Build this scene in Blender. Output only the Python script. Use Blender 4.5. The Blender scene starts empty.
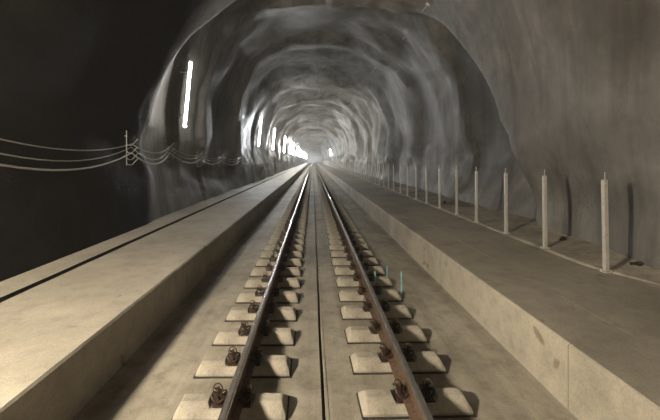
import bpy, bmesh, math, random
from mathutils import Vector, noise, Matrix
random.seed(7)
S = bpy.context.scene
COL = S.collection
F = 345.0            # focal length in pixels of a 660 px wide frame
CAMZ = 2.18          # camera above the track slab
GL, GR = -0.668, 0.857   # the two rails
LW_EDGE, RW_EDGE = -2.02, 2.225
LW_TOP, RW_TOP = 0.56, 0.58

def path(d):         # the tunnel bends gently to the right far ahead
    return 0.0 if d < 190 else (d-190)**2/1300.0

# ------------------------------------------------------------ materials
def mat(name):
    m = bpy.data.materials.new(name); m.use_nodes = True
    nt = m.node_tree; b = nt.nodes['Principled BSDF']
    return m, nt, b
def node(nt, t, **kw):
    n = nt.nodes.new(t)
    for k, v in kw.items():
        if k in n.inputs: n.inputs[k].default_value = v
        else: setattr(n, k, v)
    return n
def ramp(nt, fac, stops):
    r = nt.nodes.new('ShaderNodeValToRGB'); e = r.color_ramp.elements
    while len(e) < len(stops): e.new(0.5)
    for i, (p, c) in enumerate(stops):
        e[i].position = p; e[i].color = (*c, 1) if len(c) == 3 else c
    nt.links.new(fac, r.inputs[0]); return r.outputs[0]
def mix(nt, fac, a, b, mode='MIX'):
    m = nt.nodes.new('ShaderNodeMix'); m.data_type = 'RGBA'; m.blend_type = mode
    for s, v in ((m.inputs[0], fac), (m.inputs[6], a), (m.inputs[7], b)):
        if hasattr(v, 'is_linked'): nt.links.new(v, s)
        elif isinstance(v, (int, float)): s.default_value = v
        else: s.default_value = (*v, 1)
    return m.outputs[2]
def nz(nt, co, scale, detail=4, rough=.55, dist=0):
    n = node(nt, 'ShaderNodeTexNoise', Scale=scale, Detail=detail, Roughness=rough, Distortion=dist)
    nt.links.new(co, n.inputs['Vector']); return n.outputs[0]
def mapping(nt, sc):
    g = nt.nodes.new('ShaderNodeTexCoord'); mp = nt.nodes.new('ShaderNodeMapping')
    mp.inputs['Scale'].default_value = sc
    nt.links.new(g.outputs['Object'], mp.inputs['Vector']); return mp.outputs[0]
def bump(nt, b, h, strength, dist):
    n = node(nt, 'ShaderNodeBump', Strength=strength, Distance=dist)
    nt.links.new(h, n.inputs['Height'])
    nt.links.new(n.outputs[0], b.inputs['Normal'])
def plain(name, col, rough=.6, metal=0, var=.25, scale=20, bmp=0):
    m, nt, b = mat(name)
    co = mapping(nt, (1, 1, 1))
    n = nz(nt, co, scale)
    c = ramp(nt, n, [(.3, tuple(x*(1-var) for x in col)), (.7, tuple(min(1, x*(1+var)) for x in col))])
    nt.links.new(c, b.inputs['Base Color'])
    b.inputs['Roughness'].default_value = rough; b.inputs['Metallic'].default_value = metal
    if bmp: bump(nt, b, n, bmp, .01)
    return m

def concrete(name, base, streak=False, joint=0.0, bs=.4, k=1.0):
    m, nt, b = mat(name)
    co = mapping(nt, (1, 1, 1))
    big = nz(nt, co, .7, 5, .6, .6)
    mid = nz(nt, co, 5, 6, .65)
    fine = nz(nt, co, 60, 3, .6)
    c1 = ramp(nt, big, [(.34, tuple(x*(1-.40*k) for x in base)), (.5, base), (.66, tuple(min(1, x*(1+.28*k)) for x in base))])
    c2 = ramp(nt, mid, [(.32, (1-.40*k, 1-.41*k, 1-.43*k)), (.50, (1, 1, 1)), (.68, (1+.2*k, 1+.19*k, 1+.15*k))])
    c = mix(nt, 1.0, c1, c2, 'MULTIPLY')
    c3 = ramp(nt, fine, [(.35, (.86, .86, .86)), (.6, (1.04, 1.04, 1.04))])
    c = mix(nt, 1.0, c, c3, 'MULTIPLY')
    spots = ramp(nt, nz(nt, co, 2.3, 2, .4, 1.2), [(.70, (1, 1, 1)), (.76, (.62, .58, .5))])
    c = mix(nt, 1.0, c, spots, 'MULTIPLY')
    if streak:   # long wash marks along the tunnel
        co2 = mapping(nt, (2.6, .10, 2.6))
        c = mix(nt, 1.0, c, ramp(nt, nz(nt, co2, 1.4, 4, .6), [(.35, (.78, .77, .75)), (.6, (1.06, 1.06, 1.05))]), 'MULTIPLY')
    if joint:    # formwork marks every few metres across the tunnel
        g = nt.nodes.new('ShaderNodeTexCoord'); sp = nt.nodes.new('ShaderNodeSeparateXYZ')
        nt.links.new(g.outputs['Object'], sp.inputs[0])
        dv = node(nt, 'ShaderNodeMath', operation='DIVIDE'); nt.links.new(sp.outputs[1], dv.inputs[0]); dv.inputs[1].default_value = joint
        fr = node(nt, 'ShaderNodeMath', operation='FRACT'); nt.links.new(dv.outputs[0], fr.inputs[0])
        lt = node(nt, 'ShaderNodeMath', operation='LESS_THAN'); nt.links.new(fr.outputs[0], lt.inputs[0]); lt.inputs[1].default_value = .012/joint*1.2
        c = mix(nt, lt.outputs[0], c, tuple(x*.62 for x in base))
    nt.links.new(c, b.inputs['Base Color'])
    rr = ramp(nt, mid, [(.3, (.55,)*3), (.7, (.85,)*3)])
    nt.links.new(rr, b.inputs['Roughness'])
    b.inputs['Specular IOR Level'].default_value = .35
    mm = mix(nt, .35, mid, fine)
    bump(nt, b, mm, bs, .02)
    return m

M = {}
M['slab'] = concrete('slab_concrete', (.335, .31, .262), streak=True, bs=.4, k=.75)
M['walk'] = concrete('walkway_concrete', (.345, .32, .27), streak=False, bs=.3, k=.5)
M['kerb'] = concrete('kerb_concrete', (.375, .347, .288), joint=3.0, bs=.4, k=.55)
M['rough'] = concrete('mortar', (.40, .37, .31), bs=.9)
M['block'] = concrete('block_concrete', (.40, .372, .315), bs=.3, k=.8)
M['boot'] = plain('rubber', (.03, .028, .025), .8)
M['dark'] = plain('slot_dark', (.05, .045, .04), .9)
M['rust'] = plain('rusty_steel', (.13, .085, .06), .55, .35, .35, 30, .3)
M['polish'] = plain('polished_steel', (.55, .51, .47), .24, .9, .15, 12)
M['clip'] = plain('dark_spring_steel', (.075, .05, .035), .5, .5, .4, 40)
M['galv'] = plain('galvanised_steel', (.62, .60, .55), .42, .35, .12, 25)
M['cable'] = plain('cable_sheath', (.33, .32, .31), .35, 0, .1)
M['house'] = plain('lamp_housing', (.30, .30, .29), .5, 0, .1)
M['teal'] = plain('teal_plastic', (.20, .55, .55), .4, 0, .1)
M['white'] = plain('bolt_plate', (.82, .82, .8), .45, .2, .1)

def emis(name, col, s):
    m, nt, b = mat(name)
    b.inputs['Base Color'].default_value = (.8, .8, .8, 1)
    b.inputs['Emission Color'].default_value = (*col, 1)
    b.inputs['Emission Strength'].default_value = s
    return m
M['tube_warm'] = emis('tube_warm', (1, .85, .64), 6300)
M['tube_mid'] = emis('tube_neutral', (1, .95, .87), 125)
M['tube_cool'] = emis('tube_cool', (.90, .96, 1.0), 800)
M['tube_white'] = emis('tube_white', (.93, .97, 1), 480)
M['tube_amber'] = emis('tube_amber', (1, .91, .78), 800)
M['tube_far'] = emis('tube_far', (.97, .99, 1.0), 1200)

def rock():
    m, nt, b = mat('shotcrete')
    co = mapping(nt, (1, 1, 1))
    big = nz(nt, co, .35, 5, .6, .8)
    mid = nz(nt, co, 2.2, 6, .6, .5)
    fine = nz(nt, co, 22, 5, .65)
    c = ramp(nt, big, [(.3, (.11, .105, .096)), (.5, (.18, .175, .164)), (.7, (.26, .255, .245))])
    c = mix(nt, 1.0, c, ramp(nt, mid, [(.3, (.72, .70, .68)), (.55, (1, 1, 1)), (.75, (1.12, 1.12, 1.1))]), 'MULTIPLY')
    # brighter lamplight painted into the rock colour beyond the narrowing, with a yellowish stretch farther on
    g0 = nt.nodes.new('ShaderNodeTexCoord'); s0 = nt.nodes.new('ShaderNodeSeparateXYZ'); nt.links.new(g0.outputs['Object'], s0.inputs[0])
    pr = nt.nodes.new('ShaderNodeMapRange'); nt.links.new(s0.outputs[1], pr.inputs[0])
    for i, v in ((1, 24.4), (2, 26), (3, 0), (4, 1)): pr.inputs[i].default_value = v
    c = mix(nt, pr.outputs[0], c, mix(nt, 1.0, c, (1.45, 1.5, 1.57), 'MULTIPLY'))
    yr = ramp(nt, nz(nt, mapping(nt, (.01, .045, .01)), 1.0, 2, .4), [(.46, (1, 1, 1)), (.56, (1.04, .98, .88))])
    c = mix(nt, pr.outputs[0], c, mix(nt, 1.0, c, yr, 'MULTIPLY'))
    # water run marks down the wall
    co2 = mapping(nt, (1.6, 1.6, .12))
    c = mix(nt, 1.0, c, ramp(nt, nz(nt, co2, 1.1, 5, .6, .4), [(.34, (.62, .60, .58)), (.55, (1, 1, 1)), (.72, (1.15, 1.15, 1.13))]), 'MULTIPLY')
    # shade on the left side before the first lamp, painted near-black into the rock
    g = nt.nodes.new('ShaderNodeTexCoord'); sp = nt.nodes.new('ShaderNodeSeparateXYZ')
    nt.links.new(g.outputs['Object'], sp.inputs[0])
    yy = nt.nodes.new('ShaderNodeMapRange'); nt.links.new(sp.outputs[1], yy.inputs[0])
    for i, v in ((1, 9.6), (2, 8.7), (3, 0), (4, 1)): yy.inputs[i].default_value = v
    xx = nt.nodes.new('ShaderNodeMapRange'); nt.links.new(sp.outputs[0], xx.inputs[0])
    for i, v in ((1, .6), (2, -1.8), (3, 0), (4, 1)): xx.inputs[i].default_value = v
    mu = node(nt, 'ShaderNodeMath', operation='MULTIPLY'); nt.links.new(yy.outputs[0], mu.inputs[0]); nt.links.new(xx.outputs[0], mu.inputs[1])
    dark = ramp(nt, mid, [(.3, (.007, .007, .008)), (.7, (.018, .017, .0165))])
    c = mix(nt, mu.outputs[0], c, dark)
    # shade of the hollow past the near stretch, painted dark into the right-hand rock
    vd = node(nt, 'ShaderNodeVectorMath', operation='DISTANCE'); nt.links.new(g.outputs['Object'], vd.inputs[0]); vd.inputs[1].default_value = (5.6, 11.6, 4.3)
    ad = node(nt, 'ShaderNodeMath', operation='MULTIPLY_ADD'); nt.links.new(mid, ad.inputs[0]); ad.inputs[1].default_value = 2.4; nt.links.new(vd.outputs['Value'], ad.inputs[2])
    hollow_shade = nt.nodes.new('ShaderNodeMapRange'); nt.links.new(ad.outputs[0], hollow_shade.inputs[0])
    for i, v in ((1, 2.6), (2, 4.6), (3, .62), (4, 0)): hollow_shade.inputs[i].default_value = v
    c = mix(nt, hollow_shade.outputs[0], c, (.045, .042, .038))
    nt.links.new(c, b.inputs['Base Color'])
    nt.links.new(ramp(nt, mid, [(.3, (.48,)*3), (.7, (.75,)*3)]), b.inputs['Roughness'])
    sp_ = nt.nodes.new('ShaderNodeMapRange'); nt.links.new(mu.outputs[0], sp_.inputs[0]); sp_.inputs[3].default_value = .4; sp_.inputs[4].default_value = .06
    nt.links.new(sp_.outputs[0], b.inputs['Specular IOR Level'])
    bump(nt, b, mix(nt, .4, mid, fine), .55, .06)
    return m
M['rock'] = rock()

# ------------------------------------------------------------ object helpers
def obj(name, bm, m, parent=None, smooth=False, loc=None):
    me = bpy.data.meshes.new(name)
    bmesh.ops.recalc_face_normals(bm, faces=bm.faces)
    bm.to_mesh(me); bm.free()
    ms = m if isinstance(m, (list, tuple)) else [m]
    for x in ms: me.materials.append(x)
    if smooth:
        for p in me.polygons: p.use_smooth = True
    o = bpy.data.objects.new(name, me); COL.objects.link(o)
    if parent: o.parent = parent
    if loc: o.location = loc
    return o
def tag(o, label, cat, group=None, kind=None):
    if label: o['label'] = label
    if cat: o['category'] = cat
    if group: o['group'] = group
    if kind: o['kind'] = kind
    return o
def empty(name, loc=(0, 0, 0), rz=0):
    o = bpy.data.objects.new(name, None); o.empty_display_size = .1
    COL.objects.link(o); o.location = loc; o.rotation_euler = (0, 0, rz); return o
def copy_tree(o, parent=None):
    c = o.copy(); COL.objects.link(c)
    if parent: c.parent = parent
    for ch in [k for k in KIDS.get(o.name, [])]:
        cc = copy_tree(ch, c)
    return c
KIDS = {}
def kid(parent, child): KIDS.setdefault(parent.name, []).append(child); return child

def box(bm, x0, x1, y0, y1, z0, z1, bev=0, mi=0):
    vs = [bm.verts.new(p) for p in ((x0,y0,z0),(x1,y0,z0),(x1,y1,z0),(x0,y1,z0),(x0,y0,z1),(x1,y0,z1),(x1,y1,z1),(x0,y1,z1))]
    fs = [bm.faces.new([vs[i] for i in q]) for q in ((0,3,2,1),(4,5,6,7),(0,1,5,4),(1,2,6,5),(2,3,7,6),(3,0,4,7))]
    for f in fs: f.material_index = mi
    if bev:
        es = list({e for f in fs for e in f.edges})
        bmesh.ops.bevel(bm, geom=es, offset=bev, segments=2, affect='EDGES', profile=.5)
def tube(bm, pts, r, n=8, closed=False, cap=True):
    pts = [Vector(p) for p in pts]; rings = []
    up = Vector((.03, .02, 1)).normalized()
    L = len(pts)
    prev = None
    for i, p in enumerate(pts):
        if closed: t = (pts[(i+1) % L]-pts[i-1])
        else: t = pts[min(i+1, L-1)]-pts[max(i-1, 0)]
        t.normalize()
        if prev is None:
            a = t.cross(up)
            if a.length < .1: a = t.cross(Vector((1, 0, 0)))
        else:
            a = prev - t*prev.dot(t)
        a.normalize(); prev = a; b = t.cross(a)
        rr = r[i] if isinstance(r, (list, tuple)) else r
        rings.append([bm.verts.new(p+(a*math.cos(2*math.pi*k/n)+b*math.sin(2*math.pi*k/n))*rr) for k in range(n)])
    for i in range(L if closed else L-1):
        A, B = rings[i], rings[(i+1) % L]
        for k in range(n): bm.faces.new((A[k], A[(k+1) % n], B[(k+1) % n], B[k]))
    if cap and not closed:
        bm.faces.new(rings[0]); bm.faces.new(rings[-1])
def smoothpts(pts, n=6):
    P = [Vector(p) for p in pts]; out = []
    for i in range(len(P)-1):
        p0, p1, p2, p3 = P[max(i-1,0)], P[i], P[i+1], P[min(i+2,len(P)-1)]
        for k in range(n):
            t = k/n
            out.append(.5*((2*p1)+(p2-p0)*t+(2*p0-5*p1+4*p2-p3)*t*t+(3*p1-p0-3*p2+p3)*t**3))
    out.append(P[-1]); return out

def stations(d0, d1, near=.5, k=.02):
    out = [d0]
    while out[-1] < d1: out.append(min(d1, out[-1]+max(near, k*out[-1])))
    return out
def sweep(bm, prof, ds, closed=False, mis=None, wob=None):
    rows = []
    for d in ds:
        o = path(d)
        rows.append([bm.verts.new((x+o+(wob(i, d)[0] if wob else 0), d, z+(wob(i, d)[1] if wob else 0))) for i, (x, z) in enumerate(prof)])
    n = len(prof)
    for a, b in zip(rows, rows[1:]):
        for i in range(n if closed else n-1):
            f = bm.faces.new((a[i], a[(i+1) % n], b[(i+1) % n], b[i]))
            if mis: f.material_index = mis[i]
    return rows

# ------------------------------------------------------------ the tunnel
CX, CZ, AX, BZ, NE = .52, 3.2, 4.95, 5.15, 2.35
def sst(a, b, x):
    t = max(0, min(1, (x-a)/(b-a))); return t*t*(3-2*t)
def base_pt(t):
    """t: 0 foot of left wall, 1 foot of right wall"""
    if t < .2:
        z = .30+(CZ-.30)*t/.2; s = -1
        k = 1-.045*((CZ-z)/2.9)**2
        return CX+s*AX*k, z, -1.0, 0.0
    if t > .8:
        z = .30+(CZ-.30)*(1-t)/.2
        k = 1-.045*((CZ-z)/2.9)**2
        return CX+AX*k, z, 1.0, 0.0
    th = math.pi*(1-(t-.2)/.6)
    c, s = math.cos(th), math.sin(th)
    x = math.copysign(abs(c)**(2/NE), c)*AX; z = abs(s)**(2/NE)*BZ
    nx, nz_ = c, s
    return CX+x, CZ+z, nx, nz_
rings_at = []
d = 13.5
rr = random.Random(3)
while d < 400:
    rings_at.append(d); d += rr.uniform(5.0, 9.0)
def disp(t, d):
    """outward displacement of the rock face"""
    a = t*11.0
    v = 0.0
    # narrower near stretch, stepping out just before the first lamp
    if t < .5: ds = 8.6+1.6*sst(.1, .5, t)
    else:
        K = [(.5, 12.2), (.6, 11.6), (.68, 10.4), (.75, 9.3), (.83, 8.3), (1.01, 7.6)]
        for (ta, da), (tb, db) in zip(K, K[1:]):
            if ta <= t <= tb: ds = da+(db-da)*(t-ta)/(tb-ta)
    ds += (.8 if t < .5 else .25)*noise.noise(Vector((a*.9, 3.3, 0)))
    if t < .35: A = .16+.62*sst(.15, .33, t)
    elif t < .65: A = .78-.15*sst(.35, .6, t)
    else: A = .63+.12*sst(.65, .75, t)-.5*sst(.82, .95, t)
    wdt = .9
    v -= A*(1-sst(ds, ds+wdt, d))
    far = sst(9, 14, d)
    # hollow just beyond that edge on the right, and the wider chamber up to the next narrowing
    if t > .5: v += .30*sst(.5, .6, t)*sst(ds+.1, ds+.9, d)*(1-sst(ds+1.5, ds+4.5, d))
    en = 24.6+.9*noise.noise(Vector((a*.8, 6.6, 0)))
    v += (.15 if t < .25 else .15+.4*sst(.25, .4, t))*sst(ds, ds+1.5, d)*(1-sst(en, en+.8, d))
    # blast rounds: each ring flares outwards, then steps back in
    if d > 12:
        dd = d + 1.1*noise.noise(Vector((a*.55, 9.1, d*.06)))
        for i in range(len(rings_at)-1):
            if rings_at[i] <= dd < rings_at[i+1]:
                u = (dd-rings_at[i])/(rings_at[i+1]-rings_at[i])
                saw = u if u < .86 else (1-u)/.14
                amp = .44*(.55+.9*abs(noise.noise(Vector((a*.5, i*5.7, 1.0)))))
                v += amp*(saw-.5); break
    v += (.10+.28*far)*noise.noise(Vector((a*.6, d*.25, 4.0)))*1.3
    v += (.05+.15*far)*noise.noise(Vector((a*1.3, d*.52, 14.0)))*1.3
    v += (.015+.045*far)*noise.noise(Vector((a*3.0, d*1.3, 24.0)))
    v += (.006+.006*far)*noise.noise(Vector((a*9, d*5, 34.0)))
    # long soft folds in the near right-hand wall
    if t > .55: v += .10*noise.noise(Vector((a*.8+d*.35, d*.16, 44.0)))*(1-far)
    v *= .45+.55*sst(0, .12, min(t, 1-t))
    return v-.30*(1-sst(4.9, 7.0, d))*sst(.84, .95, t)
def wall_pt(t, d):
    x, z, nx, nz_ = base_pt(t)
    v = disp(t, d)
    if t < .31 and d < 9.6:   # keeps the lamp side from closing over the lamps
        v = max(v, -.85)
    return Vector((x+nx*v+path(d), d, z+nz_*v))
ds_rock = [-26+i*.6 for i in range(43)]
d = .0
while d < 400:
    ds_rock.append(d); d += max(.14, .0125*d)
def shell(name, t0, t1, n):
    bm = bmesh.new()
    rows = []
    for d in ds_rock:
        rows.append([bm.verts.new(wall_pt(t0+(t1-t0)*i/n, d)) for i in range(n+1)])
    for a, b in zip(rows, rows[1:]):
        for i in range(n): bm.faces.new((a[i], b[i], b[i+1], a[i+1]))
    o = obj(name, bm, M['rock'], smooth=True)
    o['kind'] = 'structure'
    return o
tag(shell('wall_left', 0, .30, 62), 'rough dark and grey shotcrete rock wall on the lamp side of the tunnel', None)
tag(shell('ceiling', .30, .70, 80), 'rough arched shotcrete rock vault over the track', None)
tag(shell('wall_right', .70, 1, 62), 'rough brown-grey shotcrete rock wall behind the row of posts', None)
def wall_x(side, z, d):
    """x of the rock face at height z"""
    lo, hi = (0, .42) if side < 0 else (1, .58)
    for _ in range(40):
        m = (lo+hi)/2
        if wall_pt(m, d).z < z: lo = m
        else: hi = m
    return wall_pt((lo+hi)/2, d).x

# ------------------------------------------------------------ floor and walkways
ds = stations(-26, 395, .5, .02)
bm = bmesh.new()
# track slab with the narrow open joint along its middle
sweep(bm, [(LW_EDGE-.05, 0), (.070, 0), (.070, -.05), (.100, -.05), (.100, 0), (.104, .006), (.128, .006), (.135, 0), (RW_EDGE+.05, 0)], ds,
      mis=[0, 1, 1, 1, 0, 0, 0, 0], wob=lambda i, d: ((.012*noise.noise(Vector((0, d*.5, 0))) if 0 < i < 8 else 0), 0))
fl = obj('floor', bm, [M['slab'], M['dark']]); fl['kind'] = 'structure'
fl['label'] = 'stained concrete track slab with a narrow joint between the rails'

def edge_wob(i, d): return (0.004*noise.noise(Vector((i*3.1, d*2, 0))), .004*noise.noise(Vector((i*3.1, d*2, 7))))
bm = bmesh.new()
sweep(bm, [(LW_EDGE, -.05), (LW_EDGE, LW_TOP-.02), (LW_EDGE-.02, LW_TOP), (-3.55, LW_TOP), (-3.56, LW_TOP-.22),
           (-3.70, LW_TOP-.22), (-3.70, LW_TOP-.01), (-5.2, LW_TOP+.02)], stations(-26, 395, .25, .015),
      mis=[0, 0, 0, 1, 1, 1, 0], wob=edge_wob)
w = obj('walkway_left', bm, [M['walk'], M['dark']]); w['kind'] = 'structure'
w['label'] = 'raised concrete walkway with a dark slot, on the side of the lamps'
bm = bmesh.new()
sweep(bm, [(RW_EDGE, -.05), (RW_EDGE, RW_TOP-.02), (RW_EDGE+.02, RW_TOP), (2.90, RW_TOP), (2.903, RW_TOP-.006), (2.911, RW_TOP-.006), (2.914, RW_TOP-.003),
           (4.32, RW_TOP-.004), (4.34, RW_TOP+.002), (6.2, RW_TOP+.02)], stations(-26, 395, .25, .015),
      mis=[0, 0, 2, 0, 0, 0, 2, 2, 2], wob=edge_wob)
w = obj('walkway_right', bm, [M['kerb'], M['dark'], M['walk']]); w['kind'] = 'structure'
w['label'] = 'raised concrete walkway with a pale kerb, on the side of the posts'
# rough mortar verge between the posts and the rock
bm = bmesh.new(); rows = []
for d in stations(-26, 395, .12, .015):
    xw = wall_pt(.985, d).x - path(d) + .15
    r = []
    for k in range(9):
        u = k/8
        xe = 4.10+.32*(1-sst(4.2, 5.4, d))+.03*noise.noise(Vector((0, d*1.7, 9)))
        x = xe+(xw-xe)*u
        z = RW_TOP+.004+.13*max(0, u-.25)**1.5+(.004+.06*max(0, u-.15))*noise.noise(Vector((x*2.5, d*2.5, 3)))+.008*min(1, k)
        r.append(bm.verts.new((x+path(d), d, z if k else RW_TOP-.02)))
        if k == 0: r.append(bm.verts.new((x+path(d)+.015, d, RW_TOP+.007)))
    rows.append(r)
for a, b in zip(rows, rows[1:]):
    for i in range(9): bm.faces.new((a[i], a[i+1], b[i+1], b[i]))
v = obj('trim_1', bm, M['rough'], smooth=True); v['kind'] = 'structure'; v['label'] = 'rough mortar verge at the foot of the rock behind the posts'

# ------------------------------------------------------------ rails
SEAT = .078
def rail_profile():
    z = SEAT+.012
    half = [(.075, 0), (.075, .012), (.045, .022), (.014, .034), (.009, .06), (.009, .115), (.016, .128), (.032, .138), (.033, .160), (.027, .170), (.014, .1745)]
    p = [(x, z+h) for x, h in half]
    p += [(-x, z+h) for x, h in reversed(half)]
    return p
RP = rail_profile()
RP = [(x, z+.023*max(0, (z-SEAT-.03)/.15)) for x, z in RP]
mis = [0]*len(RP)
for i in range(9, 12): mis[i] = 1
mis[8] = 1; mis[12] = 1
for gx, lab in ((GL, 'shiny-topped brown steel rail nearer the lamps, its shaded side facing the track centre'), (GR, 'rusty brown steel rail nearer the posts, with a bright line along its head')):
    bm = bmesh.new()
    sweep(bm, [(x+gx, z) for x, z in RP], stations(-6, 390, 1.0, .02), closed=True, mis=mis)
    tag(obj('rail', bm, [M['rust'], M['polish']]), lab, 'rail', 'running rails of the track')

# ------------------------------------------------------------ sleeper blocks
def block_bm(detail=True):
    bm = bmesh.new()
    H, HS = .112, SEAT
    st = [(-.475, .02, .140, .118), (-.468, .045, .146, .118), (-.435, H-.006, .150, .056), (-.415, H, .150, .052), (-.20, H, .150, .052), (-.175, HS, .150, .095),
          (.175, HS, .150, .095), (.20, H, .150, .052), (.415, H, .150, .052), (.435, H-.006, .150, .056), (.468, .045, .146, .118), (.475, .02, .140, .118)]
    rows = []
    for x, h, yb, yt in st:
        lo = min(.035, h*.6)
        rows.append([bm.verts.new(p) for p in ((x, -yb, -.02), (x, -yb, lo), (x, -yt-.008, h-.007), (x, -yt+.006, h), (x, yt-.006, h), (x, yt+.008, h-.007), (x, yb, lo), (x, yb, -.02))])
    for a, b in zip(rows, rows[1:]):
        for i in range(7): bm.faces.new((a[i], b[i], b[i+1], a[i+1]))
    bm.faces.new(rows[0]); bm.faces.new(rows[-1])
    return bm
def boot_bm():
    bm = bmesh.new(); box(bm, -.488, .488, -.162, .162, -.01, .014, .006); return bm
def plate_bm():
    bm = bmesh.new(); box(bm, -.165, .165, -.085, .085, SEAT-.004, SEAT+.0115, .003)
    for s in (-1, 1):   # shoulders that hold the rail foot
        box(bm, s*.085-.008 if s > 0 else -.093, .093 if s > 0 else -.077, -.07, .07, SEAT+.01, SEAT+.032, .004)
    return bm
def clip_bm(s):
    bm = bmesh.new(); z = SEAT
    w = [(.062, -.030, .045), (.070, -.060, .052), (.110, -.078, .040), (.150, -.070, .060), (.168, -.045, .085), (.150, -.026, .092), (.115, -.020, .070),
         (.092, 0, .066), (.115, .020, .070), (.150, .026, .092), (.168, .045, .085), (.150, .070, .060), (.110, .078, .040), (.070, .060, .052), (.062, .030, .045)]
    tube(bm, smoothpts([(s*x, y, z+h) for x, y, h in w], 3), .0105, 6)
    # the wire lock looped over the clamp
    loop = [(s*(.128+.040*math.cos(a)), .045*math.sin(a), z+.088+.030*math.sin(a+.6)+.012) for a in [2*math.pi*k/14 for k in range(14)]]
    tube(bm, loop, .0055, 5, closed=True)
    return bm
def bolt_bm(s):
    bm = bmesh.new()
    def cyl(x, y, z0, z1, r, n):
        tube(bm, [(x, y, z0), (x, y, z1)], r, n)
    cyl(s*.122, 0, SEAT, SEAT+.125, .011, 8)
    cyl(s*.122, 0, SEAT+.062, SEAT+.070, .030, 12)
    cyl(s*.122, 0, SEAT+.070, SEAT+.094, .020, 6)
    return bm
proto = empty('sleeper_block')
kid(proto, obj('block_body', block_bm(), M['block'], proto))
kid(proto, obj('rubber_boot', boot_bm(), M['boot'], proto))
pl = kid(proto, obj('baseplate', plate_bm(), M['clip'], proto))
for s in (-1, 1):
    c = kid(proto, obj('rail_clip', clip_bm(s), M['clip'], proto, smooth=True))
    kid(c, obj('bolt', bolt_bm(s), M['clip'], c))
bm = block_bm()
for s in (-1, 1): box(bm, min(s*.08, s*.165), max(s*.08, s*.165), -.06, .06, SEAT, SEAT+.085, .01, 1)
box(bm, -.488, .488, -.162, .162, -.01, .014, 0, 1)
far_me = obj('sleeper_block', bm, [M['block'], M['boot']])
ORD = ['nearest', 'second nearest', 'third nearest', 'fourth nearest', 'fifth nearest', 'sixth nearest', 'seventh nearest', 'eighth nearest', 'ninth nearest', 'tenth nearest', 'eleventh nearest', 'twelfth nearest']
D0 = 2.18*F/258+.15
first, firstfar = True, True
rr = random.Random(5)
for k in range(150):
    d = D0+.6*k
    for gx, side, other in ((GL, 'lamp-side', 'the rail nearer the lamps'), (GR, 'post-side', 'the rail nearer the posts')):
        if k < 42:
            o = proto if first else copy_tree(proto); first = False
        else:
            o = far_me if firstfar else far_me.copy()
            if not firstfar: COL.objects.link(o)
            firstfar = False
        o.location = (gx+(-.035 if gx < 0 else .03)+rr.uniform(-.008, .008), d+(-.06 if gx < 0 else 0)+rr.uniform(-.008, .008), 0)
        o.rotation_euler = (0, 0, (.004 if gx < 0 else .028)+rr.uniform(-.006, .006))
        if k < 12: lab = '%s concrete sleeper block with dark rail clips under %s' % (ORD[k], other)
        elif k < 42: lab = 'small sleeper block in the middle distance under %s' % other
        else: lab = 'tiny far-off concrete sleeper block under %s' % other
        tag(o, lab, 'sleeper', 'sleeper blocks under the %s rail' % side)
bm = bmesh.new()
for k in range(150, 380):
    d = D0+.6*k
    for gx in (GL, GR):
        o = gx+path(d); box(bm, o-.45, o+.45, d-.13, d+.13, 0, .075)
tag(obj('distant_sleeper_blocks', bm, M['block']), 'unbroken blur of sleeper blocks at the far end of the track', 'sleepers', kind='stuff')

# ------------------------------------------------------------ posts
def post_parts(root):
    bm = bmesh.new()   # open channel section, shortened rear flange
    h = 1.37; w_, t = .025, .006
    prof = [(-w_, -.028), (w_, -.028), (w_, -.020), (-w_+t, -.020), (-w_+t, .030), (-w_, .030)]
    def ext(z0, z1, sc=1):
        a = [bm.verts.new((x*sc, y*sc, z0)) for x, y in prof]; b = [bm.verts.new((x*sc, y*sc, z1)) for x, y in prof]
        for i in range(6): bm.faces.new((a[i], a[(i+1) % 6], b[(i+1) % 6], b[i]))
        bm.faces.new(a); bm.faces.new(b)
    ext(.008, h-.06)
    a = obj('post_channel', bm, M['galv'], root)
    bm = bmesh.new(); box(bm, -.026, -.010, -.034, -.026, h-.12, h+.03, .003)
    tube(bm, [(-.018, -.03, h+.028), (-.018, -.03, h+.05)], .006, 6)
    b = obj('top_tab', bm, M['galv'], root)
    bm = bmesh.new(); box(bm, -.055, .055, -.05, .05, -.012, .009, .004)
    c = obj('foot_plate', bm, M['galv'], root)
    bs = []
    for x, y in ((-.042, -.038), (.042, -.038), (.042, .038), (-.042, .038)):
        bm = bmesh.new(); tube(bm, [(x, y, .005), (x, y, .03)], .009, 6); bs.append(obj('anchor_bolt', bm, M['galv'], root))
    for q in (a, b, c, *bs): kid(root, q)
P = empty('steel_post'); post_parts(P)
bm = bmesh.new(); box(bm, -.026, .026, -.028, .02, 0, 1.37, .004); box(bm, -.05, .05, -.05, .05, -.01, .012)
box(bm, -.026, -.010, -.034, -.026, 1.3, 1.42)
PF = obj('steel_post', bm, M['galv'])
rr = random.Random(11)
PX = 4.19
ORP = ['tallest and nearest', 'second nearest', 'third nearest', 'fourth nearest', 'fifth nearest', 'sixth nearest', 'seventh nearest', 'eighth nearest', 'ninth nearest', 'tenth nearest', 'eleventh nearest', 'twelfth nearest']
post_ds = [4.93, 6.23, 7.49, 8.83, 10.1, 11.4, 12.7, 14.0, 15.3, 16.6, 17.9, 19.2]
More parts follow.
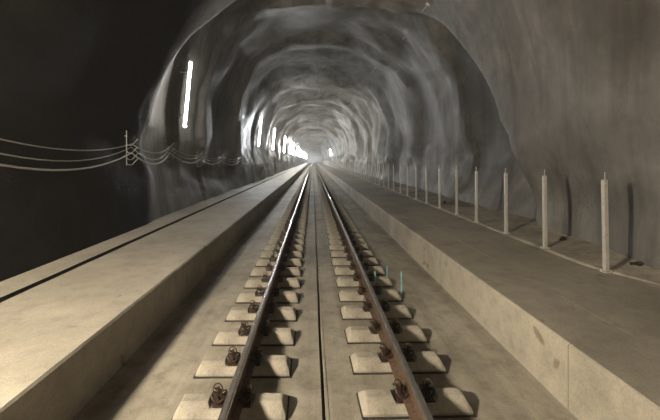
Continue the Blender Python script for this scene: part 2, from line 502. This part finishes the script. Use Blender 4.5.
for k in range(110):
    d = post_ds[k] if k < 12 else 19.2+1.3*(k-11)
    if k < 20: o = P if k == 0 else copy_tree(P)
    else:
        o = PF if k == 20 else PF.copy()
        if k > 20: COL.objects.link(o)
    o.location = (PX+path(d)+rr.uniform(-.015, .015), d, RW_TOP+.008)
    o.rotation_euler = (rr.uniform(-.008, .008), rr.uniform(-.012, .006)-(.024 if k == 0 else 0), rr.uniform(-.08, .08))
    if k < 12: lab = '%s upright galvanised steel post on the raised walkway' % ORP[k]
    elif k < 40: lab = 'thin galvanised steel post in the middle distance of the row, past the twelfth'
    else: lab = 'hair-thin far-off steel post at the distant end of the row'
    tag(o, lab, 'post', 'steel posts along the walkway')

# ------------------------------------------------------------ tube lamps
def lamp_tree(mt):
    r = empty('tube_light')
    L = 2.12
    bm = bmesh.new(); box(bm, -.035, -.005, -.075, .075, -.04, L+.04, .006)
    kid(r, obj('housing', bm, M['house'], r))
    bm = bmesh.new(); tube(bm, [(.030, 0, .0), (.030, 0, .01), (.030, 0, L-.01), (.030, 0, L)], .030, 12)
    kid(r, obj('tube', bm, M[mt], r, smooth=False))
    for z0 in (-.035, L-.003):
        bm = bmesh.new(); box(bm, -.010, .075, -.034, .034, z0, z0+.038, .006)
        kid(r, obj('end_cap', bm, M['house'], r))
    for z0 in (.35, L-.35):
        bm = bmesh.new(); box(bm, -.30, -.03, -.012, .012, z0-.015, z0+.015)
        kid(r, obj('bracket', bm, M['galv'], r))
    return r
protos = {k: lamp_tree(k) for k in ('tube_warm', 'tube_mid', 'tube_cool', 'tube_amber', 'tube_far', 'tube_white')}
used = set()
def place_lamp(d, x, kind, label, side=-1, zb=None, tilt=.095):
    p = protos[kind]
    o = copy_tree(p) if kind in used else p
    used.add(kind)
    o.location = (x, d, zb if zb else CAMZ+1.07)
    o.rotation_euler = (0, tilt if side < 0 else -tilt, 0 if side < 0 else math.pi)
    if side > 0: o.rotation_euler = (0, -tilt, 0); o.rotation_euler = (0, 0, math.pi)
    tag(o, label, 'lamp', 'tube lamps down the rock wall')
    return o
dxs = [129, 54.7, 40.5, 29, 24.3, 20.4, 17.2, 15]
kinds = ['tube_mid', 'tube_white', 'tube_white', 'tube_amber', 'tube_cool', 'tube_amber', 'tube_far', 'tube_cool']
names = ['nearest and longest glowing upright tube lamp, on the wall above the looped cables', 'second glowing tube lamp along the wall, where the looped cables end',
         'third glowing tube lamp along the wall', 'fourth glowing tube lamp along the wall', 'fifth glowing tube lamp along the wall', 'sixth glowing tube lamp along the wall',
         'seventh glowing tube lamp along the wall', 'eighth glowing tube lamp along the wall']
def lamp_x(d):
    xs = []
    for z in (CAMZ+1.3, CAMZ+2.1, CAMZ+3.0):
        for e in (-.3, 0, .3): xs.append(wall_x(-1, z, d+e)-path(d)+.08*(0 if z < 5 else -1))
    return max(xs)+.22
LAMPD = []
for dx, kd, nm in zip(dxs, kinds, names):
    d = F*4.1/dx
    for _ in range(8): d = .5*d+.5*F*(-lamp_x(d))/dx
    x = lamp_x(d); LAMPD.append((d, x))
    place_lamp(d, x+path(d), kd, nm)
k = 0
d = 106
while d < 205:
    place_lamp(d, lamp_x(d)+path(d), ['tube_amber', 'tube_far', 'tube_cool'][k % 3], 'tiny merged tube lamp in the line near the vanishing point')
    d += 12; k += 1
d = 224  # unseen lamps added round the bend to brighten the tunnel end
while d < 385:
    place_lamp(d, wall_x(1, CAMZ+2.2, d)-.35, 'tube_far', 'added unseen tube lamp lighting the far bend', side=1, zb=CAMZ+1.2)
    d += 12
wl = place_lamp(.4, -3.7, 'tube_warm', 'warm tube lamp on the wall beside the viewer', zb=CAMZ+.5)
wl.scale = (1, 1, .25)
o = place_lamp(100, wall_x(1, CAMZ+2.2, 100)-.35, 'tube_cool', 'single small tube lamp on the wall above the far posts', side=1, zb=CAMZ+1.2)

# ------------------------------------------------------------ cables and their brackets
sup = [(-3.2, .35), (2.3, .80), (7.75, .36), (10.7, .42), (13.4, .22), (16.6, .18), (20.0, .15), (23.2, .12), (26.0, .10)]
def cab_x(d, z): return max(wall_x(-1, z, d+e) for e in (-.35, 0, .35))+.14
SUP = [(d, h, min(cab_x(d, CAMZ+h), -3.6)) for d, h in sup]
cab = [(0.0, .030, 0, 'topmost'), (-.07, .018, 1, 'second'), (-.20, .030, 2, 'lowest and thickest')]
SAGS = [(.3, .35, .4), (.36, .45, .49), (.23, .34, .29)]+[(.14, .18, .21)]*9
for ci, (dz, off, sag, lab) in enumerate(cab):
    pts = []
    for si, ((d0, h0, x0), (d1, h1, x1)) in enumerate(zip(SUP, SUP[1:])):
        n = 18
        for i in range(n):
            u = i/n
            sg = SAGS[si][sag]*(4*u*(1-u))*(1+.12*math.sin(d0*3+ci))
            z = CAMZ+h0+(h1-h0)*u+dz-sg
            d = d0+(d1-d0)*u
            x = max(x0+(x1-x0)*u+.05*(4*u*(1-u)), wall_x(-1, z, d)+.05)
            pts.append((x+off*.6, d, z))
    bm = bmesh.new(); tube(bm, pts, [.010, .010, .016][ci], 7)
    tag(obj('cable', bm, M['cable'], smooth=True), '%s of the grey cables looping along the rock wall' % lab, 'cable', 'cables looping along the wall')
def bracket():
    r = empty('cable_bracket')
    bm = bmesh.new(); box(bm, -.10, -.088, -.014, .014, -.46, .32, .003)
    kid(r, obj('back_bar', bm, M['house'], r))
    for z in (.02, -.15, -.30, -.42):
        bm = bmesh.new()
        tube(bm, smoothpts([(-.09, 0, z), (-.04, 0, z-.03), (.03, 0, z-.02), (.10, 0, z+.05), (.16, 0, z+.11)], 4), .008, 6)
        kid(r, obj('hook', bm, M['house'], r, smooth=True))
    for z in (.2, -.25):
        bm = bmesh.new(); tube(bm, [(-.35, 0, z), (-.08, 0, z)], .008, 6)
        kid(r, obj('wall_pin', bm, M['galv'], r))
    return r
B = bracket()
blab = ['', '', 'large wall bracket of hooks holding the cables on the dark rock', 'wall bracket holding the cables just below the nearest lamp', 'wall bracket holding the cables just beyond the nearest lamp']
for i, (d, h, x) in enumerate(SUP):
    if i < 2: continue
    o = B if i == 2 else copy_tree(B)
    o.location = (x, d, CAMZ+h-.02)
    tag(o, blab[i] if i < 5 else 'small distant wall bracket under the looped cables, before the second lamp', 'bracket', 'cable brackets')

# ------------------------------------------------------------ teal marker rods
ground = [(401.4, 272, 296, 'tallest and brightest of the thin teal rods beside the track'), (387, 266, 280, 'short faint teal rod nearest behind the tallest one'),
          (375, 265, 279.5, 'teal rod standing between two sleeper blocks beside the rail'), (365, 261, 270, 'farthest and smallest teal rod, close against the rail')]
for px, y0, y1, lab in ground:
    d = F*CAMZ/(y1-160); x = (px-313)*d/F
    if px < 380: d = F*(CAMZ-.11)/(y1-160); x = (px-313)*d/F
    h = (y1-y0)*d/F
    bm = bmesh.new()
    tube(bm, [(x, d, -.01 if px > 380 else 0), (x, d, h*.97), (x, d, h+.01)], [.010, .010, .004], 8)
    tag(obj('marker_rod', bm, M['teal']), lab, 'rod', 'teal marker rods beside the track')

# ------------------------------------------------------------ rock bolts
def on_wall(px, py):
    """point of the rock seen in this direction, by marching outwards"""
    dirx, dirz = (px-313)/F, (160-py)/F
    d = 4.0
    while d < 120:
        p = Vector((dirx*d, d, CAMZ+dirz*d))
        best = None
        lo = 1e9
        for i in range(101):
            t = .35+.65*i/100
            w_ = wall_pt(t, d)
            q = (w_.x-p.x)**2+(w_.z-p.z)**2
            if q < lo: lo = q; best = t
        x, z, nx, nzz = base_pt(best)
        w_ = wall_pt(best, d)
        if (p.x-w_.x)*nx+(p.z-w_.z)*nzz > -.03: return w_, Vector((nx, 0, nzz)).normalized(), d
        d += .15
    return None
def bolt_tree():
    r = empty('rock_bolt')
    bm = bmesh.new(); box(bm, -.075, .075, -.075, .075, .0, .012, .003); kid(r, obj('bearing_plate', bm, M['white'], r))
    bm = bmesh.new(); tube(bm, [(0, 0, -.12), (0, 0, .30)], .014, 8); kid(r, obj('threaded_bar', bm, M['white'], r))
    bm = bmesh.new(); tube(bm, [(0, 0, .012), (0, 0, .045)], .028, 6); kid(r, obj('nut', bm, M['white'], r))
    return r
RB = bolt_tree(); n = 0
for px, py, lab in ((375, 67.5, 'bright bolt sticking out of the vault high above the far posts'), (351.5, 103, 'small rock bolt lower in the vault near its crown'),
                    (394, 147, 'tiny bright rock bolt just above the tops of the far posts'), (407, 31, 'pale rock bolt near the upper edge of the vault'),
                    (428, 4, 'rock bolt at the very top edge of the picture'), (320, 89, 'dark rock bolt in the crown of the arch over the track')):
    q = on_wall(px, py)
    if not q: continue
    p, nrm, d = q
    o = RB if n == 0 else copy_tree(RB); n += 1
    o.location = p-nrm*.03; o.scale = (.8, .8, 1.2); o.rotation_euler = (-nrm).to_track_quat('Z', 'Y').to_euler()
    tag(o, lab, 'bolt', 'rock bolts in the tunnel lining')

# small loose bits by the posts
for (x, d, lab, sd) in ((4.80, 5.12, 'small dark coil of wire lying by the nearest post', 1), (4.86, 6.7, 'small dark lump of rubble lying by the second post', 2), (4.80, 12.6, 'tiny dark lump of rubble lying by the seventh post', 3)):
    z = RW_TOP+.05
    bm = bmesh.new()
    if sd == 1:
        for j in range(2): tube(bm, [(x+(.075+.01*j)*math.cos(a), d+(.055-.01*j)*math.sin(a), z+.02*j+.012*math.sin(2*a+j)) for a in [2*math.pi*k/18 for k in range(18)]], .012, 6, closed=True)
        tag(obj('wire_coil', bm, M['clip'], smooth=True), lab, 'wire')
    else:
        bmesh.ops.create_icosphere(bm, subdivisions=2, radius=.06, matrix=Matrix.Translation((x, d, z)))
        for v_ in bm.verts: v_.co += Vector((1, 1, .5))*.035*noise.noise(v_.co*14)
        tag(obj('rubble_lump', bm, M['clip']), lab, 'rubble', 'rubble behind the posts')

# ------------------------------------------------------------ world, camera
wd = bpy.data.worlds.new('world'); S.world = wd; wd.use_nodes = True
nt = wd.node_tree
nt.nodes['Background'].inputs[0].default_value = (0, 0, 0, 1)
nt.nodes['Background'].inputs[1].default_value = 0
vs = node(nt, 'ShaderNodeVolumeScatter', Density=.0011, Anisotropy=.35)
vs.inputs['Color'].default_value = (.95, .97, 1, 1)
nt.links.new(vs.outputs[0], nt.nodes['World Output'].inputs['Volume'])

cd = bpy.data.cameras.new('camera'); cam = bpy.data.objects.new('camera', cd); COL.objects.link(cam)
cam.location = (0, 0, CAMZ); cam.rotation_euler = (math.pi/2, 0, 0)
cd.sensor_width = 36; cd.lens = F/660*36
cd.shift_x = 17/660; cd.shift_y = -50/660
cd.clip_start = .05; cd.clip_end = 1000
S.camera = cam
S.view_settings.view_transform = 'Standard'; S.view_settings.look = 'None'
S.view_settings.exposure = 0.0; S.view_settings.gamma = 1
